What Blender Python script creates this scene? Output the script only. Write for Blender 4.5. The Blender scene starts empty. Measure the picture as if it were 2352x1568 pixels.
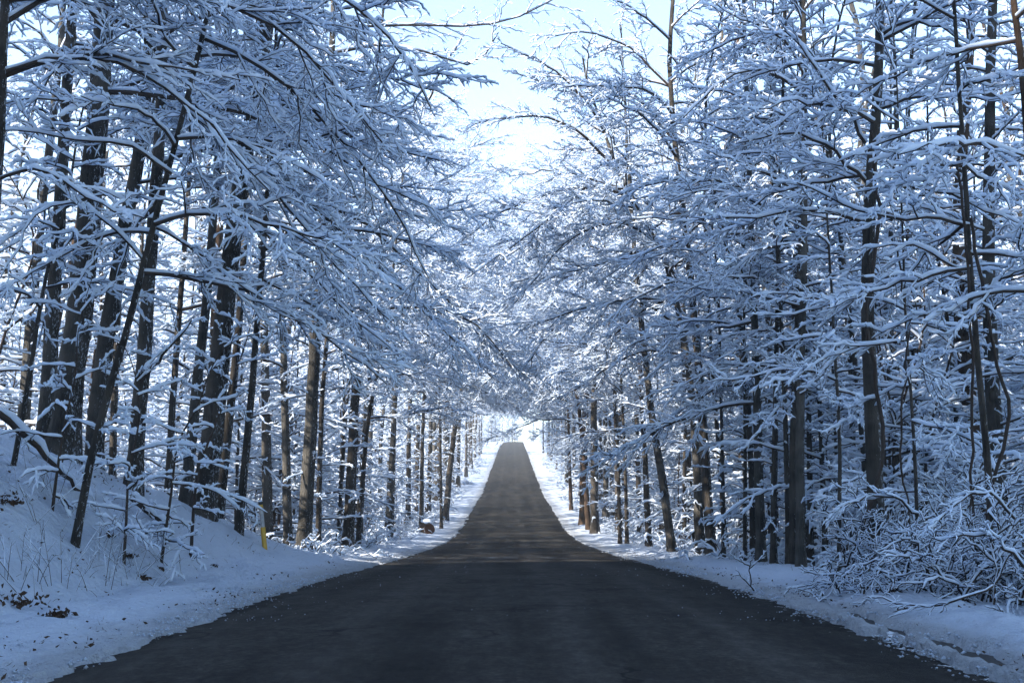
import bpy, math, random
import numpy as np
from mathutils import Vector

SC = bpy.context.scene
COL = SC.collection
R_ = math.radians
RNG = np.random.default_rng(7)

# ------------------------------------------------------------------ helpers
def hash2(ix, iy, seed):
    h = np.sin(ix * 127.1 + iy * 311.7 + seed * 74.7) * 43758.5453
    return h - np.floor(h)

def vnoise(x, y, seed=0):
    ix, iy = np.floor(x), np.floor(y)
    fx, fy = x - ix, y - iy
    fx = fx * fx * (3 - 2 * fx); fy = fy * fy * (3 - 2 * fy)
    a = hash2(ix, iy, seed); b = hash2(ix + 1, iy, seed)
    c = hash2(ix, iy + 1, seed); d = hash2(ix + 1, iy + 1, seed)
    return (a * (1 - fx) + b * fx) * (1 - fy) + (c * (1 - fx) + d * fx) * fy - 0.5

def fbm(x, y, seed=0, octv=4):
    s = 0; a = 1.0
    for k in range(octv):
        s = s + a * vnoise(x * 2 ** k, y * 2 ** k, seed + k * 13); a *= 0.5
    return s

def smooth(e0, e1, x):
    t = np.clip((x - e0) / (e1 - e0), 0, 1)
    return t * t * (3 - 2 * t)

def norm(v):
    return v / np.maximum(np.linalg.norm(v, axis=-1, keepdims=True), 1e-9)

# ------------------------------------------------------------------ the lie of the land
RY = [-60, 0, 8.4, 11.4, 15.4, 20.7, 28, 36.4, 50, 63, 73, 83, 100, 121, 150, 174, 230, 300, 363, 385, 420, 520]
RZ = [0.0, 0.0, 0.0, -0.006, -0.05, -0.16, -.36, -0.58, -.86, -0.98, -.8, -0.33, .45, 1.4, 3.35, 5.1, 9.3, 14.4, 18.6, 19.3, 19.0, 17.0]
def road_z(y):
    return np.interp(y, RY, RZ)
yy = np.linspace(-60, 520, 1200)
_zz = np.convolve(np.pad(np.interp(yy, RY, RZ), 12, mode='edge'), np.ones(25) / 25, mode='valid')
def road_z(y):
    return np.interp(y, yy, _zz)
def road_x(y):
    return 0.06 + .0022 * np.maximum(y - 328, 0) ** 2
HW = 3.2

def land_z(x, y):
    """height of the ground without the little lumps"""
    x = np.asarray(x, float); y = np.asarray(y, float)
    z = road_z(y); dx = x - road_x(y)
    L = np.maximum(-dx - 5.2, 0)
    taper = 1 - smooth(19, 34, y)
    bank = 3.6 * (1 - np.exp(-L * 0.2)) * taper
    bank = bank + 0.5 * smooth(0, 2.5, L) * taper
    # hill added out of view on the left, keeps the foreground in shade
    hill = 52 * np.exp(-(np.minimum(x + 50, 0) / 60) ** 2 - (np.maximum(x + 50, 0) / 14) ** 2) * smooth(-75, -45, y) * (1 - smooth(24, 31.5, y - .5095 * x + 1.5 * np.sin(x * .3)))
    zl = bank + hill - 0.5 * smooth(0, 4, L) * (1 - taper) * (1 - smooth(60, 110, y))
    Rr = np.maximum(dx - 5.0, 0)
    zr = -0.9 * smooth(0, 7, Rr) * smooth(16, 30, y) * (1 - smooth(60, 110, y)) + 0.14 * smooth(0, 3, Rr) * (1 - smooth(14, 24, y))
    cc = y - .5095 * x
    sun_cut = sum(a * np.exp(-((cc - c0) / w_) ** 2) for c0, w_, a in ((10.6, .5, .95), (19.6, .5, .95)))  # slots along the sun's bearing through the added hill, letting sun streaks past
    hill = hill * (1 - np.clip(sun_cut, 0, .96))
    zl = bank + hill - 0.5 * smooth(0, 4, L) * (1 - taper) * (1 - smooth(60, 110, y))
    side = 0.035 * np.maximum(np.abs(dx) - 14, 0) * smooth(50, 120, y)
    mound = .36 * np.exp(-((dx + 6.0) / 1.7) ** 2 - ((y - 25.5) / 5.5) ** 2)
    roll = mound + 0.8 * fbm(x * .03, y * .03, 3, 3) * smooth(5, 20, np.abs(dx))
    return z + np.where(dx < 0, zl, zr) + side + roll

# ------------------------------------------------------------------ camera maths (pixels of the 2352 x 1568 view)
F, CX, CY, PITCH, CAMH = 2613.3, 1176.0, 784.0, R_(7.76), 1.25
def at(px, py, d):
    a, u = (px - CX) / F, -(py - CY) / F
    y = math.cos(PITCH) - u * math.sin(PITCH); z = math.sin(PITCH) + u * math.cos(PITCH)
    return np.array([a * d / y, d, CAMH + z * d / y])

cam = bpy.data.cameras.new("camera"); cam.lens = 40; cam.sensor_width = 36; cam.clip_end = 3000; cam.clip_start = .05
co = bpy.data.objects.new("camera", cam); COL.objects.link(co)
co.location = (0, 0, CAMH); co.rotation_euler = (R_(90) + PITCH, 0, 0); SC.camera = co

# ------------------------------------------------------------------ materials
def new_mat(name):
    m = bpy.data.materials.new(name); m.use_nodes = True
    nt = m.node_tree; b = nt.nodes["Principled BSDF"]
    return m, nt, b
def N(nt, t, **kw):
    n = nt.nodes.new(t)
    for k, v in kw.items():
        if k.startswith('i_'): n.inputs[k[2:].replace('_', ' ')].default_value = v
        else: setattr(n, k, v)
    return n
def noise(nt, vec, scale, detail=4, rough=.55):
    n = N(nt, 'ShaderNodeTexNoise'); n.inputs['Scale'].default_value = scale
    n.inputs['Detail'].default_value = detail; n.inputs['Roughness'].default_value = rough
    if vec is not None: nt.links.new(vec, n.inputs['Vector'])
    return n.outputs['Fac']
def ramp(nt, fac, stops):
    r = N(nt, 'ShaderNodeValToRGB'); e = r.color_ramp.elements
    while len(e) < len(stops): e.new(.5)
    for k, (p, c) in enumerate(stops):
        e[k].position = p; e[k].color = (*c, 1) if len(c) == 3 else c
    nt.links.new(fac, r.inputs[0]); return r.outputs[0]
def mixc(nt, fac, a, b, mode='MIX'):
    m = N(nt, 'ShaderNodeMix'); m.data_type = 'RGBA'; m.blend_type = mode
    for s, v in ((m.inputs[0], fac), (m.inputs[6], a), (m.inputs[7], b)):
        if isinstance(v, (int, float)): s.default_value = v
        elif isinstance(v, tuple): s.default_value = (*v, 1)
        else: nt.links.new(v, s)
    return m.outputs[2]
def math_(nt, op, a, b=None, clamp=False):
    m = N(nt, 'ShaderNodeMath', operation=op); m.use_clamp = clamp
    for s, v in zip(m.inputs, (a, b)):
        if v is None: continue
        if isinstance(v, (int, float)): s.default_value = v
        else: nt.links.new(v, s)
    return m.outputs[0]
def bump(nt, h, strength, dist, bsdf):
    b = N(nt, 'ShaderNodeBump'); b.inputs['Strength'].default_value = strength; b.inputs['Distance'].default_value = dist
    nt.links.new(h, b.inputs['Height']); nt.links.new(b.outputs[0], bsdf.inputs['Normal'])
def coords(nt, stretch=None):
    g = N(nt, 'ShaderNodeTexCoord').outputs['Object']
    if stretch:
        m = N(nt, 'ShaderNodeMapping'); m.inputs['Scale'].default_value = stretch
        nt.links.new(g, m.inputs[0]); g = m.outputs[0]
    return g

SNOW = (.72, .81, .92)
def snow_mat():
    m, nt, b = new_mat("branch_snow")
    b.inputs['Base Color'].default_value = (*SNOW, 1); b.inputs['Roughness'].default_value = .65
    b.inputs['Specular IOR Level'].default_value = .25
    t = N(nt, 'ShaderNodeBsdfTranslucent'); t.inputs[0].default_value = (*SNOW, 1)
    mx = N(nt, 'ShaderNodeMixShader'); mx.inputs[0].default_value = .4
    nt.links.new(b.outputs[0], mx.inputs[1]); nt.links.new(t.outputs[0], mx.inputs[2])
    nt.links.new(mx.outputs[0], nt.nodes['Material Output'].inputs[0])
    return m
M_SNOW = snow_mat()

def ground_snow_mat():
    m, nt, b = new_mat("ground_snow")
    c = coords(nt)
    dirt = ramp(nt, noise(nt, c, 2.6, 7, .7), [(.50, (0, 0, 0)), (.64, (1, 1, 1))])
    fine = ramp(nt, noise(nt, c, 38, 4, .7), [(.50, (0, 0, 0)), (.68, (1, 1, 1))])
    d = math_(nt, 'MULTIPLY', dirt, fine)
    att = N(nt, 'ShaderNodeAttribute', attribute_name='slush'); sl = att.outputs['Fac']
    base = mixc(nt, math_(nt, 'MULTIPLY', sl, .8), (.56, .65, .78), (.32, .34, .36))
    col = mixc(nt, math_(nt, 'MULTIPLY', d, math_(nt, 'ADD', math_(nt, 'MULTIPLY', sl, .6), .35), True), base, (.10, .085, .07))
    nt.links.new(col, b.inputs['Base Color']); b.inputs['Roughness'].default_value = .7
    b.inputs['Specular IOR Level'].default_value = .2
    h = math_(nt, 'ADD', math_(nt, 'MULTIPLY', noise(nt, c, 9, 6, .62), .8), math_(nt, 'MULTIPLY', noise(nt, c, 40, 3, .6), .10))
    bump(nt, h, 1.0, .3, b)
    return m
M_GSNOW = ground_snow_mat()

def bark_mat(name, c1, c2, snowside=.5, moss=False):
    m, nt, b = new_mat(name)
    c = coords(nt); cs = coords(nt, (1, 1, .12))
    streak = ramp(nt, noise(nt, cs, 30, 6, .75), [(.34, (0, 0, 0)), (.66, (1, 1, 1))]); big = noise(nt, c, 1.3, 3)
    col = mixc(nt, streak, c1, c2)
    col = mixc(nt, ramp(nt, big, [(.42, (0, 0, 0)), (.64, (1, 1, 1))]), col, tuple(v * 1.7 for v in c2))
    # snow driven on to one side of the bark
    g = N(nt, 'ShaderNodeNewGeometry'); dt = N(nt, 'ShaderNodeVectorMath', operation='DOT_PRODUCT')
    dt.inputs[1].default_value = (.93, -.3, .25); nt.links.new(g.outputs['True Normal'], dt.inputs[0])
    patch = math_(nt, 'MULTIPLY', noise(nt, coords(nt, (1, 1, .35)), 34, 5, .8), 1.0)
    lev = math_(nt, 'ADD', math_(nt, 'MULTIPLY', dt.outputs['Value'], .22 * snowside / .5), patch)
    mask = ramp(nt, lev, [(.785 - .05 * snowside, (0, 0, 0)), (.82 - .05 * snowside, (1, 1, 1))])
    col = mixc(nt, mask, col, SNOW)
    nt.links.new(col, b.inputs['Base Color']); b.inputs['Roughness'].default_value = .9
    b.inputs['Specular IOR Level'].default_value = .15
    bump(nt, math_(nt, 'ADD', streak, math_(nt, 'MULTIPLY', mask, .8)), 1.0, .05, b)
    return m
M_BARK = bark_mat("dark_ridged_bark", (.013, .012, .011), (.060, .053, .045))
M_BARKG = bark_mat("grey_smooth_bark", (.026, .025, .023), (.080, .076, .068), .45)
M_BARKB = bark_mat("brown_bark", (.020, .014, .010), (.075, .050, .034), .4)
def twig_mat():
    m, nt, b = new_mat("twig_bark")
    c = mixc(nt, noise(nt, coords(nt), 6, 3), (.018, .014, .012), (.06, .046, .038))
    nt.links.new(c, b.inputs['Base Color']); b.inputs['Roughness'].default_value = .85; b.inputs['Specular IOR Level'].default_value = .15
    return m
M_TWIG = twig_mat()
def plain(name, c1, c2, scale=8, rough=.8, spec=.2):
    m, nt, b = new_mat(name)
    nt.links.new(mixc(nt, noise(nt, coords(nt), scale, 5), c1, c2), b.inputs['Base Color'])
    b.inputs['Roughness'].default_value = rough; b.inputs['Specular IOR Level'].default_value = spec
    return m
M_LEAF = plain("dead_leaves", (.018, .011, .007), (.06, .034, .018), 20)
M_MUD = plain("wet_mud", (.006, .0055, .005), (.024, .021, .018), 5, .55, .3)
M_LOG = plain("cut_wood", (.05, .022, .011), (.12, .055, .028), 9)
M_YEL = plain("yellow_plastic", (.40, .24, .02), (.55, .34, .04), 12, .45, .4)
M_GRY = plain("grey_weathered_plastic", (.18, .19, .20), (.45, .46, .47), 14, .6, .3)
M_BLK = plain("black_cap", (.012, .012, .013), (.03, .03, .03), 14, .5, .3)
M_GREEN = plain("evergreen_leaf", (.03, .06, .015), (.08, .13, .04), 20)

def road_mat():
    m, nt, b = new_mat("asphalt")
    c = coords(nt); cl = coords(nt, (1, .06, 1))
    grain = ramp(nt, math_(nt, 'ADD', math_(nt, 'MULTIPLY', noise(nt, c, 120, 2, .7), .5), math_(nt, 'MULTIPLY', noise(nt, c, 16, 7, .85), .8)), [(.52, (0, 0, 0)), (.80, (1, 1, 1))]); blot = noise(nt, c, .8, 5, .6); lanes = noise(nt, cl, 1.15, 4, .55)
    col = mixc(nt, grain, (.003, .0029, .0026), (.062, .057, .050))
    col = mixc(nt, math_(nt, 'MULTIPLY', ramp(nt, blot, [(.40, (0, 0, 0)), (.62, (1, 1, 1))]), .45), col, (.036, .033, .030))
    col = mixc(nt, ramp(nt, lanes, [(.42, (0, 0, 0)), (.62, (.7, .7, .7))]), col, (.008, .0075, .007))
    spx = N(nt, 'ShaderNodeSeparateXYZ'); nt.links.new(c, spx.inputs[0])
    wob = math_(nt, 'ADD', spx.outputs['X'], math_(nt, 'MULTIPLY', noise(nt, coords(nt, (.3, .3, .3)), 1.0, 2), .9))
    trk = math_(nt, 'ABSOLUTE', math_(nt, 'SUBTRACT', math_(nt, 'ABSOLUTE', wob), 1.75))
    trk2 = math_(nt, 'ABSOLUTE', math_(nt, 'SUBTRACT', trk, .72))
    worn = ramp(nt, math_(nt, 'ADD', trk2, math_(nt, 'MULTIPLY', noise(nt, cl, 3.0, 3), .35)), [(.22, (1, 1, 1)), (.55, (0, 0, 0))])
    col = mixc(nt, math_(nt, 'MULTIPLY', worn, .38), col, (.060, .056, .050))
    vor = N(nt, 'ShaderNodeTexVoronoi', feature='DISTANCE_TO_EDGE'); vor.inputs['Scale'].default_value = .55
    wv = N(nt, 'ShaderNodeVectorMath', operation='ADD'); nz = N(nt, 'ShaderNodeTexNoise'); nz.inputs['Scale'].default_value = 2.2; nz.inputs['Detail'].default_value = 5
    nt.links.new(c, nz.inputs['Vector']); nt.links.new(coords(nt, (1, .38, 1)), wv.inputs[0]); nt.links.new(nz.outputs['Color'], wv.inputs[1]); nt.links.new(wv.outputs[0], vor.inputs['Vector'])
    crack = ramp(nt, vor.outputs['Distance'], [(.010, (1, 1, 1)), (.026, (0, 0, 0))])
    some = ramp(nt, noise(nt, c, .35, 2), [(.50, (0, 0, 0)), (.58, (1, 1, 1))])
    col = mixc(nt, math_(nt, 'MULTIPLY', crack, math_(nt, 'MULTIPLY', some, .85)), col, (.004, .004, .004))
    mg = ramp(nt, math_(nt, 'ADD', math_(nt, 'MULTIPLY', math_(nt, 'ABSOLUTE', spx.outputs['X']), .5), math_(nt, 'MULTIPLY', noise(nt, coords(nt, (1, .6, 1)), 5, 6, .75), .55)), [(.86, (0, 0, 0)), (.93, (1, 1, 1))]) if False else None
    rough = ramp(nt, noise(nt, coords(nt, (1, .45, 1)), 6.0, 9, .78), [(.36, (.58, .58, .58)), (.5, (.9, .9, .9)), (.64, (1.4, 1.4, 1.4))])
    col = mixc(nt, 1.0, col, rough, 'MULTIPLY')
    # crumbs and scraps of snow left on the tarmac, thickest in the dip
    sp = N(nt, 'ShaderNodeSeparateXYZ'); nt.links.new(c, sp.inputs[0])
    dip = math_(nt, 'SUBTRACT', 1.0, math_(nt, 'ABSOLUTE', math_(nt, 'DIVIDE', math_(nt, 'SUBTRACT', sp.outputs['Y'], 45.0), 22.0)), True)
    strip = math_(nt, 'SUBTRACT', 1.0, math_(nt, 'ABSOLUTE', math_(nt, 'DIVIDE', math_(nt, 'SUBTRACT', sp.outputs['Y'], 33.5), 1.3)), True)
    edge = math_(nt, 'MULTIPLY', math_(nt, 'POWER', math_(nt, 'ABSOLUTE', math_(nt, 'DIVIDE', sp.outputs['X'], 3.2)), 10.0), .13)
    cr = noise(nt, c, 9, 3, .75)
    lev = math_(nt, 'ADD', math_(nt, 'ADD', cr, math_(nt, 'MULTIPLY', dip, .045)), edge)
    mask = ramp(nt, lev, [(.795, (0, 0, 0)), (.815, (1, 1, 1))])
    fr = math_(nt, 'ADD', noise(nt, coords(nt, (.5, 1, 1)), 2.2, 7, .75), math_(nt, 'MULTIPLY', strip, .10))
    mask2 = ramp(nt, fr, [(.60, (0, 0, 0)), (.72, (1, 1, 1))])
    mk = math_(nt, 'MAXIMUM', mask, math_(nt, 'MULTIPLY', mask2, math_(nt, 'MULTIPLY', strip, .55)))
    col = mixc(nt, mk, col, (.62, .66, .70))
    nt.links.new(col, b.inputs['Base Color'])
    b.inputs['Specular IOR Level'].default_value = .06
    rr = ramp(nt, blot, [(.3, (.7, .7, .7)), (.7, (.9, .9, .9))]); nt.links.new(rr, b.inputs['Roughness'])
    bump(nt, math_(nt, 'ADD', grain, math_(nt, 'MULTIPLY', mk, 1.5)), .6, .012, b)
    return m
M_ROAD = road_mat()

# ------------------------------------------------------------------ mesh plumbing
def mesh(name, V, Q, mat, smoothed=True):
    V = np.ascontiguousarray(V, dtype=np.float32); Q = np.ascontiguousarray(Q, dtype=np.int32)
    me = bpy.data.meshes.new(name)
    me.vertices.add(len(V)); me.vertices.foreach_set('co', V.ravel())
    n = len(Q); k = Q.shape[1]
    me.loops.add(n * k); me.loops.foreach_set('vertex_index', Q.ravel())
    me.polygons.add(n); me.polygons.foreach_set('loop_start', np.arange(0, n * k, k, dtype=np.int32))
    me.polygons.foreach_set('use_smooth', np.full(n, smoothed, dtype=bool))
    me.materials.append(mat); me.update(calc_edges=True)
    return me

class Acc:
    def __init__(s): s.V = []; s.Q = []; s.n = 0
    def add(s, V, Q):
        s.V.append(V); s.Q.append(Q + s.n); s.n += len(V)
    def mesh(s, name, mat, smoothed=True):
        return mesh(name, np.concatenate(s.V), np.concatenate(s.Q), mat, smoothed)

def obj(name, me, parent=None, loc=None):
    o = bpy.data.objects.new(name, me); COL.objects.link(o)
    if parent is not None: o.parent = parent
    if loc is not None: o.location = loc
    return o
def tag(o, label=None, cat=None, group=None, kind=None):
    for k, v in (('label', label), ('category', cat), ('group', group), ('kind', kind)):
        if v: o[k] = v
    return o
def empty(name, loc, label, cat, group=None):
    o = obj(name, None, None, tuple(float(v) for v in loc)); o.empty_display_size = .3
    return tag(o, label, cat, group)

def quads(n, K, S):
    i = np.arange(n)[:, None, None]; k = np.arange(K - 1)[None, :, None]; s = np.arange(S)[None, None, :]
    b = i * K * S; s2 = (s + 1) % S
    return np.stack([b + k * S + s, b + k * S + s2, b + (k + 1) * S + s2, b + (k + 1) * S + s], -1).reshape(-1, 4)

def frames(P):
    t = norm(np.gradient(P, axis=1))
    z = np.array([0, 0, 1.0])
    side = np.cross(t, z); L = np.linalg.norm(side, axis=-1, keepdims=True)
    alt = np.broadcast_to(norm(P[:, -1:, :] - P[:, :1, :] + np.array([1e-3, 0, 0])), P.shape)
    alt = np.cross(alt, np.array([.3, .95, .1]))
    side = norm(np.where(L > .12, side / np.maximum(L, 1e-6), norm(alt)))
    side = norm(side - t * np.sum(side * t, -1, keepdims=True))
    n = np.cross(side, t)
    return t, side, n

def tube(acc, P, R, S):
    n, K, _ = P.shape
    t, side, nn = frames(P)
    a = np.arange(S) / S * 2 * math.pi
    V = P[:, :, None, :] + R[:, :, None, None] * (np.cos(a)[None, None, :, None] * side[:, :, None, :] + np.sin(a)[None, None, :, None] * nn[:, :, None, :])
    acc.add(V.reshape(-1, 3), quads(n, K, S))

def stem(acc, P, R, S):
    """one upright tube with a parallel frame (trunks)"""
    P = np.asarray(P); K = len(P); t = norm(np.gradient(P, axis=0))
    u = np.array([1., 0, 0]); V = []
    a = np.arange(S) / S * 2 * math.pi
    for k in range(K):
        u = norm(u - t[k] * np.dot(u, t[k])); w = np.cross(t[k], u)
        V.append(P[k] + R[k] * (np.cos(a)[:, None] * u + np.sin(a)[:, None] * w) * (1 + .06 * np.sin(3 * a + k * .25) + .04 * np.sin(7 * a + k * .6))[:, None])
    acc.add(np.concatenate(V), quads(1, K, S))

def snow(acc, P, R, w, h, S, rng, gap=.12, load=1.0):
    n, K, _ = P.shape
    t, side, nn = frames(P)
    hz = np.sqrt(t[..., 0] ** 2 + t[..., 1] ** 2)
    amt = smooth(.12, .70, hz)
    lump = .55 + .8 * rng.random((n, K)) ** 1.2
    lump = np.where(rng.random((n, K)) < gap, .18, lump)
    f = lump * amt * load
    f[:, 0] *= .7; f[:, -1] = .12 * amt[:, -1]; f[:, -2] *= 1.15
    ww = (R * .9 + (w[:, None] if np.ndim(w) else w) * f); hh = ((h[:, None] if np.ndim(h) else h) * f + R * .15)
    ww = ww * np.clip(amt * 3, .15, 1)
    C = P + nn * (R * .8 + hh * .72)[..., None]
    a = np.arange(S) / S * 2 * math.pi + math.pi / S
    V = C[:, :, None, :] + (np.cos(a)[None, None, :, None] * (side * ww[..., None])[:, :, None, :] + np.sin(a)[None, None, :, None] * (nn * hh[..., None])[:, :, None, :])
    acc.add(V.reshape(-1, 3), quads(n, K, S))

def samp(A, idx, t):
    """A (n,K,..) sampled on parent idx at t in 0..1"""
    K = A.shape[1]; f = t * (K - 1); i = np.minimum(f.astype(int), K - 2); f = f - i
    if A.ndim == 3: f = f[:, None]
    return A[idx, i] * (1 - f) + A[idx, i + 1] * f

def grow(P, R, npar, rng, ratio=.4, t0=.12, t1=.98, ang=(38, 12), tilt=14, droop=.25, K=6, rfac=.55, rmin=.003, bow=.25, wig=.03, lmin=.12, lmax=9, taper=.6, rlen=.005):
    n = P.shape[0]
    npar = np.broadcast_to(np.asarray(npar), (n,)).astype(int)
    idx = np.repeat(np.arange(n), npar)
    m = len(idx)
    ordn = np.concatenate([np.arange(k) for k in npar]) if m else np.zeros(0)
    t = t0 + (t1 - t0) * (ordn + rng.random(m)) / np.maximum(npar[idx], 1)
    tt, side, nn = frames(P)
    T = norm(samp(tt, idx, t)); Sd = norm(samp(side, idx, t)); Nn = norm(samp(nn, idx, t))
    Lp = np.linalg.norm(np.diff(P, axis=1), axis=-1).sum(1)[idx]
    L = np.clip(Lp * ratio * (1.05 - taper * t) * (.55 + .9 * rng.random(m)), lmin, lmax)
    sg = np.where(ordn % 2 == 0, 1, -1) * np.where(rng.random(m) < .12, -1, 1)
    a = np.radians(ang[0] + ang[1] * rng.standard_normal(m)); b = np.radians(tilt * rng.standard_normal(m))
    D = norm(T * np.cos(a)[:, None] + (Sd * (sg * np.cos(b))[:, None] + Nn * np.sin(b)[:, None]) * np.sin(a)[:, None])
    s = np.linspace(0, 1, K)[None, :, None]
    base = samp(P, idx, t)
    Lc = L[:, None, None]
    C = base[:, None, :] + D[:, None, :] * s * Lc + (T[:, None, :] * bow - D[:, None, :] * bow * .6) * s ** 2 * Lc
    dr = droop * (.5 + rng.random(m))[:, None]
    C[..., 2] -= dr * Lc[..., 0] * s[..., 0] ** 1.9
    C = C + rng.standard_normal((m, K, 3)) * wig * Lc * np.minimum(s * 2, 1)
    r0 = np.maximum(np.minimum(samp(R, idx, t) * rfac, .004 + L * rlen), rmin)
    Rr = r0[:, None] * (1 - .65 * np.linspace(0, 1, K)[None, :])
    return C, Rr, L

def limbs_from(path, rad, specs, rng, K=12):
    """path (K,3) trunk, list of (t, azimuth deg, elevation deg, length, droop)"""
    out = []; rr = []
    n = len(path)
    for (t, az, el, L, dr) in specs:
        f = t * (n - 1); i = min(int(f), n - 2); f -= i
        p = path[i] * (1 - f) + path[i + 1] * f; r = rad[i] * (1 - f) + rad[i + 1] * f
        a, e = math.radians(az), math.radians(el)
        d = np.array([math.cos(e) * math.cos(a), math.cos(e) * math.sin(a), math.sin(e)])
        s = np.linspace(0, 1, K)[:, None]
        q = p + d * s * L
        q[:, 2] -= dr * L * s[:, 0] ** 2
        sd = np.cross(d, [0, 0, 1.]); 
        q = q + sd * (rng.normal(0, .05) * L * np.sin(s * 3.1) + rng.normal(0, .03) * L * np.sin(s * 6.5))
        q[:, 2] += rng.normal(0, .025) * L * np.sin(s[:, 0] * 6.)
        q = q + rng.standard_normal((K, 3)) * .007 * L * np.minimum(s * 3, 1)
        out.append(q); r0 = min(r * .62, .008 + .0062 * L); rr.append(r0 * (1 - .85 * s[:, 0]) + .003)
    return np.array(out), np.array(rr)

def resample(pts, K, rng=None, wig=0):
    pts = np.asarray(pts, float)
    d = np.concatenate([[0], np.cumsum(np.linalg.norm(np.diff(pts, axis=0), axis=1))]); u = np.linspace(0, d[-1], max(K * 4, 40))
    q = np.stack([np.interp(u, d, pts[:, k]) for k in range(3)], 1)
    w = max(3, len(q) // max(len(pts), 2) // 1 | 1); w = min(w, 31) | 1
    pad = w // 2
    qp = np.concatenate([q[:1] + (q[:1] - q[1:pad + 1][::-1]), q, q[-1:] + (q[-1:] - q[-pad - 1:-1][::-1])])
    q = np.stack([np.convolve(qp[:, k], np.ones(w) / w, mode='valid') for k in range(3)], 1)
    i = np.linspace(0, len(q) - 1, K); j = np.minimum(i.astype(int), len(q) - 2); f = (i - j)[:, None]
    q = q[j] * (1 - f) + q[j + 1] * f
    if rng is not None and wig:
        q[1:-1] += rng.standard_normal((K - 2, 3)) * wig
    return q

def foliate(wood, snw, P1, R1, rng, n2=9, n3=8, n4=0, dens=1.0, sn=1.0, l2=.42, l3=.38, droop=.12, fine=True, ang=42, sw=.016, k3=5, l2max=1.8, tilt=24, rm=1.0):
    """limbs -> branches -> twigs, with snow lying along all of them"""
    tube(wood, P1, R1, 6)
    snow(snw, P1, R1, .009 * sn + R1.mean(1) * .4, .024 * sn + R1.mean(1) * .3, 6 if fine else 5, rng, .06)
    L1 = np.linalg.norm(np.diff(P1, axis=1), axis=-1).sum(1)
    c2 = np.maximum((L1 * n2 * dens / 3.0 + rng.random(len(L1))).astype(int), 2)
    P2, R2, L2 = grow(P1, R1, c2, rng, l2, .10, .99, (ang, 15), tilt, droop, 8 if fine else 6, .6, .0065, .18, .028, .3, l2max)
    tube(wood, P2, R2 * rm, 4)
    snow(snw, P2, R2, sw * 1.15 * sn, .028 * sn, 5, rng, .08)
    c3 = np.maximum((L2 * n3 * dens / 1.2 + rng.random(len(L2))).astype(int), 1)
    P3, R3, L3 = grow(P2, R2, c3, rng, l3, .08, .99, (ang, 18), tilt + 6, droop * .8, k3, .62, .0042, .15, .035, .12, .8)
    tube(wood, P3, R3 * rm, 3)
    snow(snw, P3, R3, sw * sn, .023 * sn, 4, rng, .10)
    if n4:
        c4 = (L3 * n4 * dens / .45 + rng.random(len(L3))).astype(int)
        P4, R4, L4 = grow(P3, R3, c4, rng, .45, .1, .98, (ang, 20), tilt + 10, droop * .5, 4, .62, .0034, .1, .04, .07, .3)
        tube(wood, P4, R4 * rm, 3)
        snow(snw, P4, R4, sw * .85 * sn, .019 * sn, 4, rng, .10)

def rand_limbs(rng, n, t0, t1, len0, len1, bias_az=None, bias=0.0, el=(15, 45), dr=(.15, .4), flat=False):
    sp = []
    az = rng.random() * 360
    for k in range(n):
        t = t0 + (t1 - t0) * (k + rng.random()) / n
        az += 137.5 + rng.normal(0, 25)
        f = (t - t0) / max(t1 - t0, 1e-3)
        L = (len0 * (1 - f) + len1 * f) * (.65 + .6 * rng.random())
        if bias_az is not None:
            dd = math.cos(math.radians(az - bias_az)); L *= 1 + bias * dd
        e = el[0] + (el[1] - el[0]) * f + rng.normal(0, 8)
        sp.append((t, az % 360, e, max(L, .5), dr[0] + (dr[1] - dr[0]) * rng.random()))
    return sp

def build_tree(name, label, cat, path, r0, limb_sets, rng, bark, group=None, K=26, flare=.5, top=.18, extra=None, S=12, **fk):
    """thing > trunk, crown (> snow). path in world space; parts are stored relative to the base"""
    base = np.array(path[0], float)
    P = resample(np.asarray(path, float) - base, K, rng, r0 * .06)
    hgt = np.concatenate([[0], np.cumsum(np.linalg.norm(np.diff(P, axis=0), axis=1))])
    u = hgt / hgt[-1]
    Rr = r0 * (1 - (1 - top) * u ** .9) * (1 + flare * np.exp(-hgt / (.15 + .6 * r0)))
    root = empty(name, base, label, cat, group)
    a = Acc(); stem(a, P, Rr, S); obj('trunk', a.mesh('trunk', bark), root)
    wood, snw = Acc(), Acc()
    allP, allR = [], []
    for specs in limb_sets:
        if not specs: continue
        p, r = limbs_from(P, Rr, specs, rng); allP.append(p); allR.append(r)
    if extra:
        for pts, rr0 in extra:
            q = resample(np.asarray(pts) - base, 12, rng, .02); allP.append(q[None]); allR.append((.62 * rr0 * (1 - .8 * np.linspace(0, 1, 12)) + .004)[None])
    P1 = np.concatenate(allP); R1 = np.concatenate(allR)
    foliate(wood, snw, P1, R1, rng, **fk)
    c = obj('crown', wood.mesh('crown', M_TWIG), root)
    obj('snow', snw.mesh('snow', M_SNOW), c)
    return root

def copy_tree(src, loc, rz, sc, label, group=None, cat=None):
    r = src.copy(); COL.objects.link(r)
    r.location = loc; r.rotation_euler = (0, 0, rz); r.scale = (sc, sc, sc)
    r['label'] = label
    if group: r['group'] = group
    for ch in src.children:
        c = ch.copy(); COL.objects.link(c); c.parent = r
        for g in ch.children:
            d = g.copy(); COL.objects.link(d); d.parent = c
    return r

# ------------------------------------------------------------------ ground and road
def geo_lines(a, b, step0, grow_):
    out = [a]; 
    while out[-1] < b: out.append(out[-1] + max(step0, grow_ * abs(out[-1])))
    return np.array(out)

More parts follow.
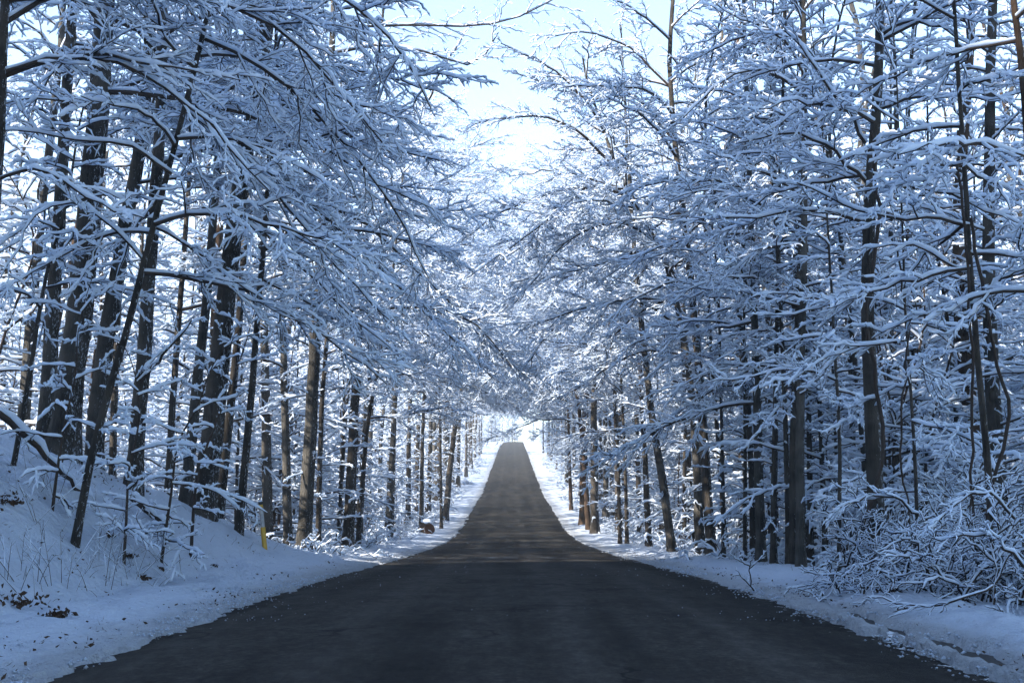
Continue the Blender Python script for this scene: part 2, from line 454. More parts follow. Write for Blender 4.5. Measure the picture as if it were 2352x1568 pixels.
def build_ground():
    xs = np.concatenate([np.arange(2.6, 4.3, .03), np.arange(4.3, 9, .085), geo_lines(9, 240, .3, .03)])
    xs = np.concatenate([-xs[::-1], np.linspace(-2.3, 2.3, 7), xs])
    ys = np.concatenate([np.arange(-90, -50, 2.), np.arange(-50, 4.5, .4), geo_lines(4.5, 60, .04, .0065), geo_lines(60.5, 640, .5, .016)])
    X, Y = np.meshgrid(xs, ys)
    cx = road_x(Y); XX = X + cx
    dx = X; ad = np.abs(dx)
    Z = land_z(XX, Y)
    far = np.clip(Y / 20, 1, 6)
    rag = .12 * fbm(XX * .35 + 40 * (dx > 0), Y * .5, 5, 3) + .16 * fbm(XX * 2, Y * 1.6, 9, 4) + .16 * fbm(XX * 7, Y * 5, 10, 4) + .08
    e = ad - (HW + rag)
    cover = smooth(-.012, .03, e)                       # 1 where snow lies
    thick = .012 + .075 * smooth(.0, 1.5, e) + .05 * fbm(XX * 1.6, Y * 1.1, 17, 4) * smooth(.1, .8, e)
    # bare wet rut along the right verge, and two bare patches on the left verge
    rx = dx - (3.80 + .10 * np.sin(Y * .5) + .18 * fbm(Y * .5, Y * 0, 31, 3))
    w = (.20 * (1 - smooth(9, 15, Y)) + .05) * (1 - smooth(14.5, 16.5, Y))
    rut = (1 - smooth(.45, 1.0, np.abs(rx) / np.maximum(w, .01) + 1.1 * fbm(XX * 4, Y * 3, 33, 4))) * (Y < 16.5)
    ridge = .06 * np.exp(-((rx + .38) / .16) ** 2) * (1 - smooth(14, 18, Y)) + .10 * np.exp(-((rx - .75) / .42) ** 2) * (1 - smooth(13, 18, Y))
    for (bx, by, sx, sy) in ((-4.05, 15.9, .42, .55), (-3.9, 20.3, .35, .5)):
        q = ((dx - bx) / sx) ** 2 + ((Y - by) / sy) ** 2 + 2.2 * fbm(XX * 2.5, Y * 2.5, 41, 4)
        rut = np.maximum(rut, 1 - smooth(.55, .95, q))
    lumps = (.075 * fbm(XX * 2.1, Y * 2.1, 21, 4) + .045 * fbm(XX * 7, Y * 7, 23, 3) * (Y < 45)) * smooth(.25, 1.2, e)
    lumps = lumps - .07 * smooth(.12, .42, fbm(XX * 3.6, Y * 3.6, 51, 3)) * smooth(.5, 1.5, e) * (Y < 60)
    lumps = lumps + (.07 * fbm(XX * 4.5, Y * 4.5, 55, 3) - .10 * smooth(.2, .4, fbm(XX * 2.6, Y * 2.6, 57, 4))) * smooth(2.0, 3.2, e) * (Y < 45)
    lumps = lumps + .16 * fbm(XX * .9, Y * .9, 27, 3) * smooth(2.2, 4, e)
    snowz = Z + thick + lumps + np.where(dx > 0, ridge, 0)
    slush_h = .055 * fbm(XX * 14, Y * 9, 35, 3) * (1 - smooth(.0, 1.0, e)) * (Y < 40)
    Zf = np.where(cover > 0, (Z - .06) * (1 - cover) + (snowz + slush_h) * cover, Z - .06)
    Zf = Zf * (1 - rut) + (Z - .05) * rut
    V = np.stack([XX, Y, Zf], -1).reshape(-1, 3)
    ny, nx = X.shape
    i = np.arange(ny - 1)[:, None] * nx + np.arange(nx - 1)[None, :]
    Q = np.stack([i, i + 1, i + nx + 1, i + nx], -1).reshape(-1, 4)
    me = mesh('ground', V, Q, M_GSNOW)
    sl = (1 - smooth(.1, 1.0 , e)) * .9 + .4 * (1 - smooth(0, .7, np.abs(rx))) * (Y < 17)
    at_ = me.attributes.new('slush', 'FLOAT', 'POINT'); at_.data.foreach_set('value', np.clip(sl, 0, 1).astype(np.float32).ravel())
    tag(obj('ground', me), kind='structure')
    # road sheet with a slight crown, mud sheet a little below it and wider
    def sheet(name, half, dz, mat, n, y1):
        ys = np.concatenate([np.arange(-60, 5, 2.0), geo_lines(5, y1, .3, .02)]); u = np.linspace(-1, 1, n)
        U, Yy = np.meshgrid(u, ys); xx = U * half
        zz = road_z(Yy) + dz - .03 * (np.minimum(np.abs(xx), 3.4) / 3.2) ** 2
        V = np.stack([xx + road_x(Yy), Yy, zz], -1).reshape(-1, 3); ny, nx = U.shape
        i = np.arange(ny - 1)[:, None] * nx + np.arange(nx - 1)[None, :]
        tag(obj(name, mesh(name, V, np.stack([i, i + 1, i + nx + 1, i + nx], -1).reshape(-1, 4), mat)), kind='structure')
    sheet('road', 3.62, .012, M_ROAD, 25, 500)
    sheet('muddy_verge', 4.75, -.005, M_MUD, 15, 60)
build_ground()

def ground_at(x, y):
    return float(land_z(x, y))
def base_pt(x, y):
    return np.array([x, y, ground_at(x, y) - .06])

# ------------------------------------------------------------------ trees one can tell apart
def trunk_path(px, d, height, xbase=None, lean_back=0.0):
    """px: pixel points from the base up; all at distance d. The base is set on the ground and the stem is carried on to the full height"""
    pts = [at(x, y, d + lean_back * k / max(len(px) - 1, 1)) for k, (x, y) in enumerate(px)]
    pts[0][2] = ground_at(pts[0][0], pts[0][1]) - .1
    v = pts[-1] - pts[-2]; v = v / np.linalg.norm(v); v = v * .5 + np.array([0, 0, .6]); v /= np.linalg.norm(v)
    rem = height - (pts[-1][2] - pts[0][2])
    if rem > .5:
        pts.append(pts[-1] + v * rem * .5 + np.array([RNG.normal(0, .15), RNG.normal(0, .15), 0]))
        pts.append(pts[-1] + v * rem * .5 + np.array([RNG.normal(0, .25), RNG.normal(0, .25), 0]))
    return np.array(pts)

def px_limb(pts, d0, d1):
    n = len(pts)
    return np.array([at(x, y, d0 + (d1 - d0) * k / (n - 1)) for k, (x, y) in enumerate(pts)])

FINE = dict(n2=8.5, n3=11, n4=3.2, fine=True, l2=.36, l2max=1.25, sw=.0108, rm=1.25, tilt=34, droop=.07, ang=46)
def front(label, px, d, width, height, seed, limbs, bark=M_BARK, extra=None, name='bare_tree', cat='tree', flare=.4, fk=None, **kw):
    rng = np.random.default_rng(seed)
    f = dict(FINE); f.update(fk or {})
    r0 = .86 * width / F * d / 2
    sets = [rand_limbs(rng, **dict(l, n=int(l['n'] * 1.7))) for l in limbs]
    if d > 25 and height > 11: sets.append(rand_limbs(rng, 10, .05, .36, .7, 1.0, None, 0, (0, 35), (.05, .3)))
    return build_tree(name, label, cat, trunk_path(px, d, height), r0, sets, rng, bark, extra=extra, flare=flare, **f, **kw)

def L(n, t0, t1, l0, l1, az=None, b=0., el=(5, 40), dr=(.15, .4)):
    return dict(n=n, t0=t0, t1=t1, len0=l0, len1=l1, bias_az=az, bias=b, el=el, dr=dr)

# ---- left of the road
front("thickest dark trunk standing high on the snowy bank at far left", [(140, 1040), (160, 850), (195, 600), (222, 300), (240, 50)], 20, 80, 21, 11,
      [L(18, .30, .98, 4.2, 2.2, 0, .3)])
front("dark trunk just behind and left of the thickest bank trunk", [(100, 1000), (118, 800), (130, 560), (152, 250), (165, 60)], 23.5, 46, 20, 12,
      [L(16, .35, .98, 3.6, 2.0, 0, .3)])
front("slender dark sapling leaning right at the far left edge of the bank", [(28, 1045), (62, 900), (85, 750), (112, 590), (150, 500)], 16.5, 15, 7, 13,
      [L(12, .3, .98, 1.8, .8, 0, .3, (5, 40), (.2, .5))], name='sapling', cat='sapling', flare=.2)
front("slim dark tree with a long curving stem leaning right on the bank", [(172, 1180), (215, 1010), (255, 880), (310, 690), (345, 540), (385, 410), (420, 260), (475, 60)], 15.5, 23, 15, 14,
      [L(16, .25, .98, 2.8, 1.6, 10, .25, (5, 35), (.2, .5))], flare=.25,
      extra=[(px_limb([(425, 250), (540, 330), (660, 470), (790, 640), (900, 740)], 15.6, 17), .03),
             (px_limb([(470, 90), (620, 160), (780, 310), (900, 470), (985, 640)], 15.6, 18), .035),
             (px_limb([(350, 520), (430, 560), (560, 660), (690, 740)], 15.6, 16.5), .025),
             (px_limb([(395, 400), (300, 330), (180, 320), (60, 300), (-40, 290)], 15.5, 14.5), .03),
             (px_limb([(330, 600), (200, 455), (90, 480), (40, 560), (0, 640)], 15.5, 14.5), .02)])
front("thick dark trunk leaning right between the curved slim tree and the thickest trunk", [(215, 1000), (235, 820), (268, 620), (305, 440), (335, 250)], 24, 52, 21, 15,
      [L(17, .3, .98, 4.0, 2.0, 0, .4)])
front("thick dark trunk at the brow of the bank with a snowy limb slanting across it", [(305, 1110), (322, 900), (338, 700), (352, 500), (368, 330)], 21, 44, 20, 16,
      [L(17, .3, .98, 3.8, 2.0, 0, .4)], extra=[(px_limb([(318, 880), (360, 830), (400, 785), (440, 735)], 20.9, 20.6), .05)])
front("thin dark trunk in a gap behind the brow of the bank", [(385, 1090), (398, 900), (408, 750), (425, 560)], 27, 22, 16, 17, [L(14, .25, .98, 3.0, 1.4, 0, .3)])
front("pale grey trunk rising close against the wide trunk behind the bank", [(422, 1190), (438, 1020), (455, 850), (480, 640)], 25, 32, 19, 18, [L(14, .35, .98, 3.4, 1.6, 0, .3)], bark=M_BARKG)
front("widest dark trunk at the low end of the bank, leaning slightly right", [(462, 1200), (482, 1030), (500, 860), (520, 640), (562, 360), (612, 90)], 23.5, 64, 22, 19,
      [L(18, .3, .98, 3.4, 1.9, 0, .2)],
      extra=[(px_limb([(560, 380), (680, 450), (820, 560), (960, 700), (1060, 800)], 23.4, 24), .06),
             (px_limb([(590, 220), (720, 270), (860, 340), (1010, 370)], 23.4, 24), .06),
             (px_limb([(540, 480), (680, 600), (800, 720), (900, 800)], 23.4, 22), .05)])
front("thin dark trunk close to the right of the widest bank trunk", [(500, 1215), (515, 1060), (532, 920), (548, 760)], 26, 26, 17, 20, [L(13, .3, .98, 3.0, 1.4, 0, .3)])
front("straight slim trunk standing just left of the yellow post", [(546, 1235), (562, 1080), (578, 890), (592, 720), (608, 540)], 24, 23, 16, 21, [L(15, .3, .98, 3.0, 1.6, 0, .5)],
      extra=[(px_limb([(600, 640), (700, 690), (830, 760), (930, 830)], 24, 24.5), .035)])
front("speckled grey trunk standing just right of the yellow post", [(664, 1225), (656, 1000), (652, 850), (650, 650)], 34, 26, 19, 22, [L(15, .3, .98, 3.4, 1.6, 0, .3)], bark=M_BARKG)
front("tall pale barked tree with dark lower trunk, second from the yellow post", [(697, 1248), (706, 1080), (716, 900), (728, 700), (745, 450), (762, 150)], 31, 40, 22, 23,
      [L(17, .3, .98, 3.2, 1.8, 0, .15)], bark=M_BARKG,
      extra=[(px_limb([(735, 745), (790, 712), (880, 708), (1000, 702), (1090, 735), (1190, 860)], 31, 33), .075),
             (px_limb([(745, 470), (850, 520), (980, 640), (1090, 760), (1180, 850)], 31, 34), .07),
             (px_limb([(750, 300), (860, 330), (980, 350), (1040, 385)], 31, 33), .06)])
front("thin trunk touching the right side of the pale barked tree", [(730, 1250), (734, 1080), (738, 930), (750, 800)], 33, 17, 15, 24, [L(13, .3, .98, 2.8, 1.4, 0, .3)])
front("dark snow-flecked trunk at the left verge just before the dip", [(798, 1228), (808, 1060), (816, 900), (828, 720), (842, 520)], 39, 32, 20, 25,
      [L(17, .28, .98, 3.2, 1.8, 0, .2)], extra=[(px_limb([(830, 690), (930, 740), (1050, 800), (1150, 880)], 39, 43), .06)])
front("thin trunk leaning right beside the snow-flecked trunk", [(822, 1180), (838, 1020), (856, 900), (890, 740)], 42, 15, 16, 26, [L(14, .3, .98, 3.0, 1.4, 0, .4)])
front("dark trunk showing through the lit twigs halfway down the left verge", [(968, 1120), (970, 990), (976, 880), (985, 720)], 70, 13, 19, 27, [L(17, .36, .98, 3.4, 2.0, 0, .4)])
front("thin straight trunk at the edge of the left verge beyond the sawn log", [(1014, 1172), (1012, 1060), (1010, 950), (1008, 820)], 72, 9, 17, 28, [L(17, .36, .98, 3.2, 2.0, 0, .4)])
front("leaning dark trunk at the edge of the far left verge", [(1022, 1150), (1034, 1060), (1050, 950), (1068, 850)], 80, 18, 20, 29, [L(18, .36, .98, 3.6, 2.2, 0, .4)])
# big out-of-frame tree whose limbs hang into the top of the picture
front("big dark tree at the upper left edge with limbs reaching towards the road", [(-40, 1130), (-30, 700), (-5, 400), (5, 200), (12, 0)], 14, 36, 17, 30,
      [L(16, .3, .98, 2.8, 1.8, 5, .25, (5, 30), (.15, .4))],
      extra=[(px_limb([(0, 60), (160, -40), (400, -30), (640, 60), (780, 200), (880, 330)], 14, 15.5), .05),
             (px_limb([(10, 10), (260, -120), (560, -120), (820, 0), (930, 130), (990, 250)], 14, 17), .055),
             (px_limb([(0, 180), (150, 120), (330, 160), (500, 300), (620, 440)], 14, 14.5), .04),
             (px_limb([(-20, 420), (90, 380), (220, 470), (330, 500)], 14, 14), .03)])
front("tree behind the post with bare limbs curling across the sky gap", [(620, 1220), (610, 900), (600, 560), (598, 260), (610, 40)], 36, 30, 24, 31, [L(14, .35, .98, 3.6, 2.0, 0, .4)],
      bark=M_BARKG, fk=dict(n3=5, n4=2, dens=.7),
      extra=[(px_limb([(608, 220), (720, 130), (860, 100), (970, 115), (1060, 150), (1090, 155), (1130, 120), (1145, 75)], 36, 34), .09),
             (px_limb([(606, 150), (760, 60), (930, 60), (1090, 62), (1190, 45), (1260, 5), (1320, -30)], 36, 33), .08),
             (px_limb([(985, 230), (1010, 170), (1040, 120), (1080, 60)], 36, 36), .05)])

# ---- right of the road
ARCH = [(px_limb([(1490, 520), (1450, 445), (1350, 425), (1240, 445), (1140, 490), (1080, 540)], 33, 31), .075),
        (px_limb([(1440, 435), (1330, 425), (1240, 520), (1140, 590), (1070, 640)], 33, 30), .055),
        (px_limb([(1555, 640), (1480, 530), (1400, 500), (1290, 560), (1180, 700)], 33, 32), .065),
        (px_limb([(1415, 390), (1330, 300), (1240, 265), (1170, 268), (1100, 282)], 33, 32), .07),
        (px_limb([(1390, 300), (1340, 220), (1270, 160), (1200, 120), (1150, 100)], 33, 32), .055),
        (px_limb([(1570, 760), (1480, 690), (1370, 690), (1260, 760), (1200, 850)], 33, 34), .06),
        (px_limb([(1580, 820), (1490, 800), (1380, 850), (1290, 920)], 33, 36), .05)]
front("leaning tree arching left over the road with long snow-laden limbs", [(1608, 1282), (1600, 1080), (1590, 900), (1568, 760), (1540, 630), (1480, 500), (1425, 410), (1388, 300), (1350, 200)], 33, 27, 15, 40,
      [L(16, .45, .98, 3.6, 2.0, 180, .5)], extra=ARCH, bark=M_BARKG)
front("tall dark trunk standing close beside the arching tree", [(1634, 1284), (1622, 1100), (1610, 900), (1592, 700), (1570, 480), (1550, 330), (1535, 150), (1545, 20)], 32, 27, 24, 41,
      [L(22, .3, .98, 4.0, 2.2, 180, .25)],
      extra=[(px_limb([(1550, 330), (1470, 230), (1390, 190), (1300, 200)], 32, 31), .06),
             (px_limb([(1540, 200), (1440, 100), (1340, 70), (1250, 90)], 32, 31), .05)])
front("curved grey trunk bending left with snow caked along its right side", [(1545, 1272), (1530, 1160), (1505, 1010), (1490, 900), (1478, 780), (1462, 640), (1450, 480)], 37, 24, 18, 42,
      [L(16, .4, .98, 3.8, 1.8, 180, .4)], bark=M_BARKG)
front("lone thick trunk on the right verge with a forked leaning neighbour", [(1366, 1212), (1364, 1080), (1364, 960), (1366, 820)], 66, 23, 22, 43, [L(20, .36, .98, 4.2, 2.4, 180, .4)])
front("dark forked trunk leaning left against the lone thick trunk", [(1352, 1150), (1340, 1040), (1330, 940), (1318, 860)], 70, 16, 17, 44, [L(16, .38, .98, 3.6, 2.0, 180, .4)], bark=M_BARKB)
front("sunlit brown trunk half hidden behind the forked trunk", [(1342, 1190), (1340, 1080), (1344, 960), (1350, 840)], 76, 26, 19, 45, [L(16, .38, .98, 3.6, 2.0, 180, .4)], bark=M_BARKB)
front("small brown trunk at the edge of the far right verge", [(1312, 1160), (1308, 1080), (1306, 1000), (1304, 880)], 92, 11, 16, 46, [L(16, .36, .98, 3.4, 2.0, 180, .4)], bark=M_BARKB)
front("left stem of the thin pair between the lone trunk and the curved trunk", [(1424, 1242), (1420, 1080), (1412, 940), (1404, 800)], 50, 11, 15, 47, [L(14, .3, .98, 3.4, 1.6, 180, .3)])
front("right stem of the thin pair between the lone trunk and the curved trunk", [(1440, 1246), (1436, 1080), (1430, 940), (1424, 820)], 49, 11, 14, 48, [L(14, .3, .98, 3.2, 1.5, 180, .3)])
front("slim dark trunk just left of the curved grey trunk", [(1490, 1238), (1482, 1080), (1474, 920), (1466, 760), (1455, 600)], 45, 17, 18, 49, [L(15, .3, .98, 3.6, 1.8, 180, .3)])
front("thin straight trunk seen just right of the curved grey trunk", [(1572, 1272), (1572, 1100), (1574, 900), (1560, 700)], 42, 12, 17, 50, [L(14, .3, .98, 3.2, 1.6, 180, .3)])
front("wandlike thin trunk right of the tall pair", [(1662, 1284), (1660, 1080), (1656, 900), (1650, 640)], 30.5, 12, 14, 51, [L(13, .3, .98, 2.6, 1.2, 180, .3)])
front("thinnest straight pole of a tree in the right hand row", [(1710, 1288), (1712, 1080), (1710, 880), (1708, 600)], 28, 12, 13, 52, [L(13, .3, .98, 2.4, 1.2, 180, .3)])
front("grey trunk with many short snowy twigs, right of the thin pole", [(1748, 1294), (1742, 1080), (1738, 880), (1728, 620), (1722, 440)], 27, 27, 18, 53, [L(20, .2, .98, 2.8, 1.6, 180, .3)], bark=M_BARKG)
front("straight dark trunk left of the wide double trunk", [(1776, 1294), (1778, 1080), (1782, 880), (1788, 600), (1792, 350)], 26, 18, 17, 54, [L(18, .2, .98, 2.8, 1.5, 180, .3)])
front("wide grey front stem of the double trunk left of the thicket", [(1840, 1300), (1836, 1100), (1838, 900), (1846, 600), (1850, 200)], 23.5, 26, 19, 55, [L(18, .25, .98, 3.2, 1.8, 180, .3)], bark=M_BARKG,
      extra=[(px_limb([(1838, 905), (1880, 870), (1930, 815), (1960, 770)], 23.4, 23), .02), (px_limb([(1846, 560), (1760, 470), (1640, 430), (1540, 460)], 23.4, 22), .04),
             (px_limb([(1850, 220), (1760, 150), (1660, 180), (1570, 270)], 23.4, 22), .045)])
front("darker rear stem of the double trunk left of the thicket", [(1822, 1298), (1820, 1100), (1824, 900), (1836, 640)], 25, 22, 17, 56, [L(14, .3, .98, 2.8, 1.4, 180, .3)])
front("tall dark trunk growing out of the bramble thicket", [(2012, 1300), (2010, 1080), (2002, 900), (1990, 720), (1994, 480), (2010, 280), (2022, 80), (2026, -60)], 18, 46, 17, 57,
      [L(14, .3, .98, 3.0, 1.8, 180, .25, (0, 35), (.1, .35))],
      extra=[(px_limb([(1988, 330), (1950, 260), (1900, 200), (1850, 120), (1800, 70)], 18, 17.5), .04),
             (px_limb([(1990, 420), (1900, 330), (1800, 300), (1690, 330)], 18, 17), .04),
             (px_limb([(2015, 90), (2080, 40), (2150, 60), (2240, 110)], 18, 17), .04)])
front("slender tree with level limbs right of the thicket trunk", [(2282, 1310), (2276, 1150), (2262, 980), (2240, 780), (2226, 560), (2210, 330), (2196, 100), (2190, -40)], 14.5, 21, 13, 58,
      [L(12, .3, .98, 2.4, 1.4, 180, .2, (-5, 35), (.1, .35))], flare=.3,
      extra=[(px_limb([(2224, 520), (2150, 500), (2060, 495), (1960, 480), (1880, 450), (1830, 420)], 14.5, 14), .03),
             (px_limb([(2205, 620), (2130, 570), (2040, 560), (1960, 600)], 14.5, 15), .022),
             (px_limb([(2230, 700), (2300, 640), (2380, 610)], 14.5, 14), .022)])
front("rough dark tree at the right edge hung with snowy limbs", [(2400, 1330), (2392, 1000), (2380, 640), (2360, 300), (2338, 60)], 13.5, 34, 13, 59,
      [L(11, .25, .98, 2.4, 1.6, 180, .2, (0, 35), (.15, .45))], bark=M_BARKB)
front("thin upright sapling between the thicket trunk and the level-limbed tree", [(2110, 1300), (2100, 1000), (2080, 760), (2072, 500), (2060, 200)], 17, 11, 10, 60, [L(16, .25, .98, 2.0, 1.0, 180, .1)], name='sapling', cat='sapling', flare=.2)
front("second thin sapling standing behind the bramble thicket", [(1925, 1300), (1930, 1000), (1915, 760), (1900, 500)], 20, 12, 11, 61, [L(16, .25, .98, 2.2, 1.0, 180, .1)], name='sapling', cat='sapling', flare=.2)

# ------------------------------------------------------------------ the woods behind: prototypes and copies
def proto(seed, height, r0, n, l0, l1, bias=0.0, t0=.18, name='woodland_tree', cat='tree', bark=M_BARK, fk=None, lean=.6, **kw):
    rng = np.random.default_rng(seed)
    pts = np.array([[0, 0, 0], [lean * .3 * rng.normal(), lean * .3 * rng.normal(), height * .35], [lean * rng.normal() + bias * .8, lean * rng.normal(), height * .7], [lean * 1.3 * rng.normal() + bias * 1.6, lean * 1.3 * rng.normal(), height]])
    f = dict(n2=8, n3=8, n4=2.2, fine=False, sw=.0128, k3=4, sn=1.1, l2=.36, l2max=1.5, tilt=34, droop=.07, ang=46); f.update(fk or {})
    r = build_tree(name, 'proto', cat, pts, r0, [rand_limbs(rng, n, t0, .99, l0, l1, 0 if bias else None, bias, (8, 50), (.1, .4))] + ([rand_limbs(rng, 18, .03, .42, 1.1, 1.4, None, 0, (5, 35), (.05, .3))] if height > 16 else []), rng, bark, K=16, S=8, **f, **kw)
    return r
used = set()
def place(pr, x, y, rz, sc, label, group):
    loc = (float(x), float(y), ground_at(x, y) - .05)
    if id(pr) not in used:
        used.add(id(pr)); pr.location = loc; pr.rotation_euler = (0, 0, rz); pr.scale = (sc,) * 3; pr['label'] = label
        if group: pr['group'] = group
        return pr
    return copy_tree(pr, loc, rz, sc, label, group)

rngw = np.random.default_rng(99)
UP = [proto(200 + k, 17 + 1.2 * k, .15 + .015 * k, 46, 3.2, 1.6, 0, .09, bark=[M_BARK, M_BARKG, M_BARKB][k % 3]) for k in range(5)]
OVER = [proto(230 + k, 22 + 1.6 * k, .20, 58, 5.2, 3.2, .78, .40, bark=[M_BARK, M_BARKG][k % 2]) for k in range(4)]
FAR = [proto(270 + k, 24 + 1.8 * k, .19, 60, 5.7, 3.6, .78, .40, bark=[M_BARK, M_BARKG][k % 2]) for k in range(3)]
POLE = [proto(290 + k, 13 + 1.5 * k, .06 + .014 * k, 34, 1.35, .9, 0, .1, name='pole_tree', fk=dict(sw=.017), lean=.45) for k in range(3)]
SAP = [proto(250 + k, 5.5 + k, .035, 18, 1.9, .8, 0, .12, 'sapling', 'sapling', M_TWIG, flare=.2, lean=.3) for k in range(4)]

# along both verges, leaning over the road
y = 46.0
while y < 250:
    for sgn in (-1, 1):
        yy_ = y + rngw.uniform(-2, 2); off = rngw.uniform(6.2, 7.6) + (1.4 if rngw.random() < .25 else 0)
        x = road_x(yy_) + sgn * off
        rz = (0 if sgn < 0 else math.pi) + rngw.normal(0, .35)
        side = 'left' if sgn < 0 else 'right'
        dist = 'in the dip' if yy_ < 85 else 'on the far hill'
        pk = OVER[rngw.integers(4)] if yy_ < 95 else FAR[rngw.integers(3)]
        sc_ = rngw.uniform(.85, 1.12) if not 95 <= yy_ < 135 else rngw.uniform(1.15, 1.3)
        if yy_ < 95: sc_ = max(.6, min(sc_, (.358 * yy_ + 1.2) / (22 + 1.6 * OVER.index(pk))))
        place(pk if yy_ < 95 else pk, x, yy_, rz, sc_, f"snow-laden tree leaning over the {side} verge {dist}", f"trees lining the {side} verge {dist}")
    y += 4.0 + .014 * y
# the woods on either side
cnt = {-1: 0, 1: 0}; pts = []
def far_enough(x, y, dmin):
    return all((x - a) ** 2 + (y - b) ** 2 > dmin ** 2 for a, b in pts)
tries = 0
while len(pts) < 200 and tries < 20000:
    tries += 1
    y = 26 + 112 * rngw.random() ** 1.2
    x = rngw.uniform(-1, 1) * (.47 * y + 6)
    if abs(x) < 8.5 or (y < 34 and abs(x) < 10.5): continue
    if x < 0 and y > 48 and rngw.random() < .55: continue
    if not far_enough(x, y, 2.6 + .012 * y): continue
    pts.append((x, y))
for k in range(34):
    y = 21 + 34 * rngw.random(); x = rngw.uniform(9.5, .47 * y + 5)
    if far_enough(x, y, 2.0): pts.append((x, y))
pts += [(8.2, 41), (9.6, 45), (7.8, 49), (10.8, 52), (12.5, 43), (9.2, 56)]
for (x, y) in pts:
    side = 'left' if x < 0 else 'right'
    dp = 'behind the front row' if y < 60 else 'deep in the wood'
    place(UP[rngw.integers(5)], x, y, rngw.uniform(0, 6.28), rngw.uniform(.8, 1.2) if (x, y) not in pts[-6:] else 1.3, f"snow-covered tree {dp} {side} of the road", f"trees {dp} {side} of the road")
# rows of thin poles filling the gaps between the big trunks
for k in range(110):
    y = 25 + 50 * rngw.random() ** 1.2; sgn = -1 if k % 5 < 2 else 1
    x = sgn * ((6.0 if y < 45 else 7.4) + abs(rngw.normal(0, 1)) * (1.2 + .10 * y))
    if sgn < 0 and y < 36 and abs(x) < 9: continue
    side = 'left' if sgn < 0 else 'right'
    place(POLE[k % 3], x, y, rngw.uniform(0, 6.28), rngw.uniform(.85, 1.2), f"thin dark pole of a tree among the bigger trunks {side} of the road", f"thin poles {side} of the road")
# the same wood goes on beside and behind the camera
for k, (x, y) in enumerate([(-8.5, -3), (8.6, -5), (-7, -11), (8.2, -14), (-13, -2), (13, -4), (-7.5, -20), (7, -23), (-11, -7), (11, -9), (-6.5, -6.5), (6.8, -8.5), (15, 1), (-16, -8), (16, -12), (0 - 9.5, -15), (10, -18)]):
    side = 'left' if x < 0 else 'right'
    place(OVER[k % 4], x, y, (0 if x < 0 else math.pi) + rngw.normal(0, .3), 1.0, f"snow-laden tree standing {side} of the road behind the viewpoint", f"trees behind the viewpoint {side} of the road")
# saplings and low growth under them
for k in range(285):
    sgn = -1 if rngw.random() < .5 else 1
    if k % 2:
        y = 24 + 60 * rngw.random() ** 1.5; off = (6.4 if y < 45 else 7.2) + rngw.random() ** 1.4 * (.47 * y - 3)
    else:
        y = 38 + 200 * rngw.random() ** 1.5; off = 7.0 + abs(rngw.normal(0, 1.6))
    x = road_x(y) + sgn * off
    if sgn < 0 and y < 36 and abs(x) < 11: continue
    side = 'left' if x < 0 else 'right'
    place(SAP[rngw.integers(4)], x, y, rngw.uniform(0, 6.28), rngw.uniform(.7, 1.5), f"snowy sapling growing under the trees {side} of the road", f"saplings {side} of the road")

# ------------------------------------------------------------------ shrubs
def bush(name, label, cat, base, stems, rng, group=None, fk=None, rs=.02, bark=M_TWIG):
    """stems: (dx, dy, azimuth, elevation, length, droop)"""
    root = empty(name, base, label, cat, group)
    P, Rr = [], []
    K = 12; s = np.linspace(0, 1, K)
    for (dx, dy, az, el, Ln, dr) in stems:
        a, e = math.radians(az), math.radians(el)
        d = np.array([math.cos(e) * math.cos(a), math.cos(e) * math.sin(a), math.sin(e)])
        q = np.array([dx, dy, -.05]) + d * s[:, None] * Ln
        q[:, 2] -= dr * Ln * s ** 2
        q[:, 2] = np.maximum(q[:, 2], .05 * s)
        q += np.cross(d, [0, 0, 1.]) * (rng.normal(0, .08) * Ln * np.sin(s * 3.2))[:, None] + rng.standard_normal((K, 3)) * .012 * Ln
        P.append(q); Rr.append((.005 + .004 * Ln) * (1 - .8 * s) + .003)
    wood, snw = Acc(), Acc()
    f = dict(n2=9, n3=8, n4=2, fine=True, l2=.40, droop=.3, ang=46); f.update(fk or {})
    foliate(wood, snw, np.array(P), np.array(Rr), rng, **f)
    c = obj('stems', wood.mesh('stems', bark), root); obj('snow', snw.mesh('snow', M_SNOW), c)
    return root
def rstems(rng, n, spread, Ln, el=(35, 80), dr=(.3, .8), az=None, azs=180):
    return [(rng.normal(0, spread), rng.normal(0, spread), rng.uniform(0, 360) if az is None else az + rng.uniform(-azs, azs), rng.uniform(*el), Ln * rng.uniform(.6, 1.25), rng.uniform(*dr)) for _ in range(n)]

BR = [bush('shrub', 'proto', 'shrub', (0, 0, 0), rstems(np.random.default_rng(300 + k), 14, .35, 1.3), np.random.default_rng(310 + k), fk=dict(fine=False, k3=4, sw=.019)) for k in range(3)]
for k in range(270):
    sgn = -1 if k % 2 else 1
    y = 27 + (95 if k < 130 else 190) * rngw.random() ** 1.3
    x = road_x(y) + sgn * (5.7 + abs(rngw.normal(0, 2.0 if k < 130 else 1.3)) + (rngw.uniform(0, 14) if k % 5 == 0 else 0))
    if sgn < 0 and y < 31: continue
    side = 'left' if sgn < 0 else 'right'
    place(BR[rngw.integers(3)], x, y, rngw.uniform(0, 6.28), rngw.uniform(.6, 1.5), f"low snowy brush at the foot of the trees {side} of the road", f"brush along the {side} verge")

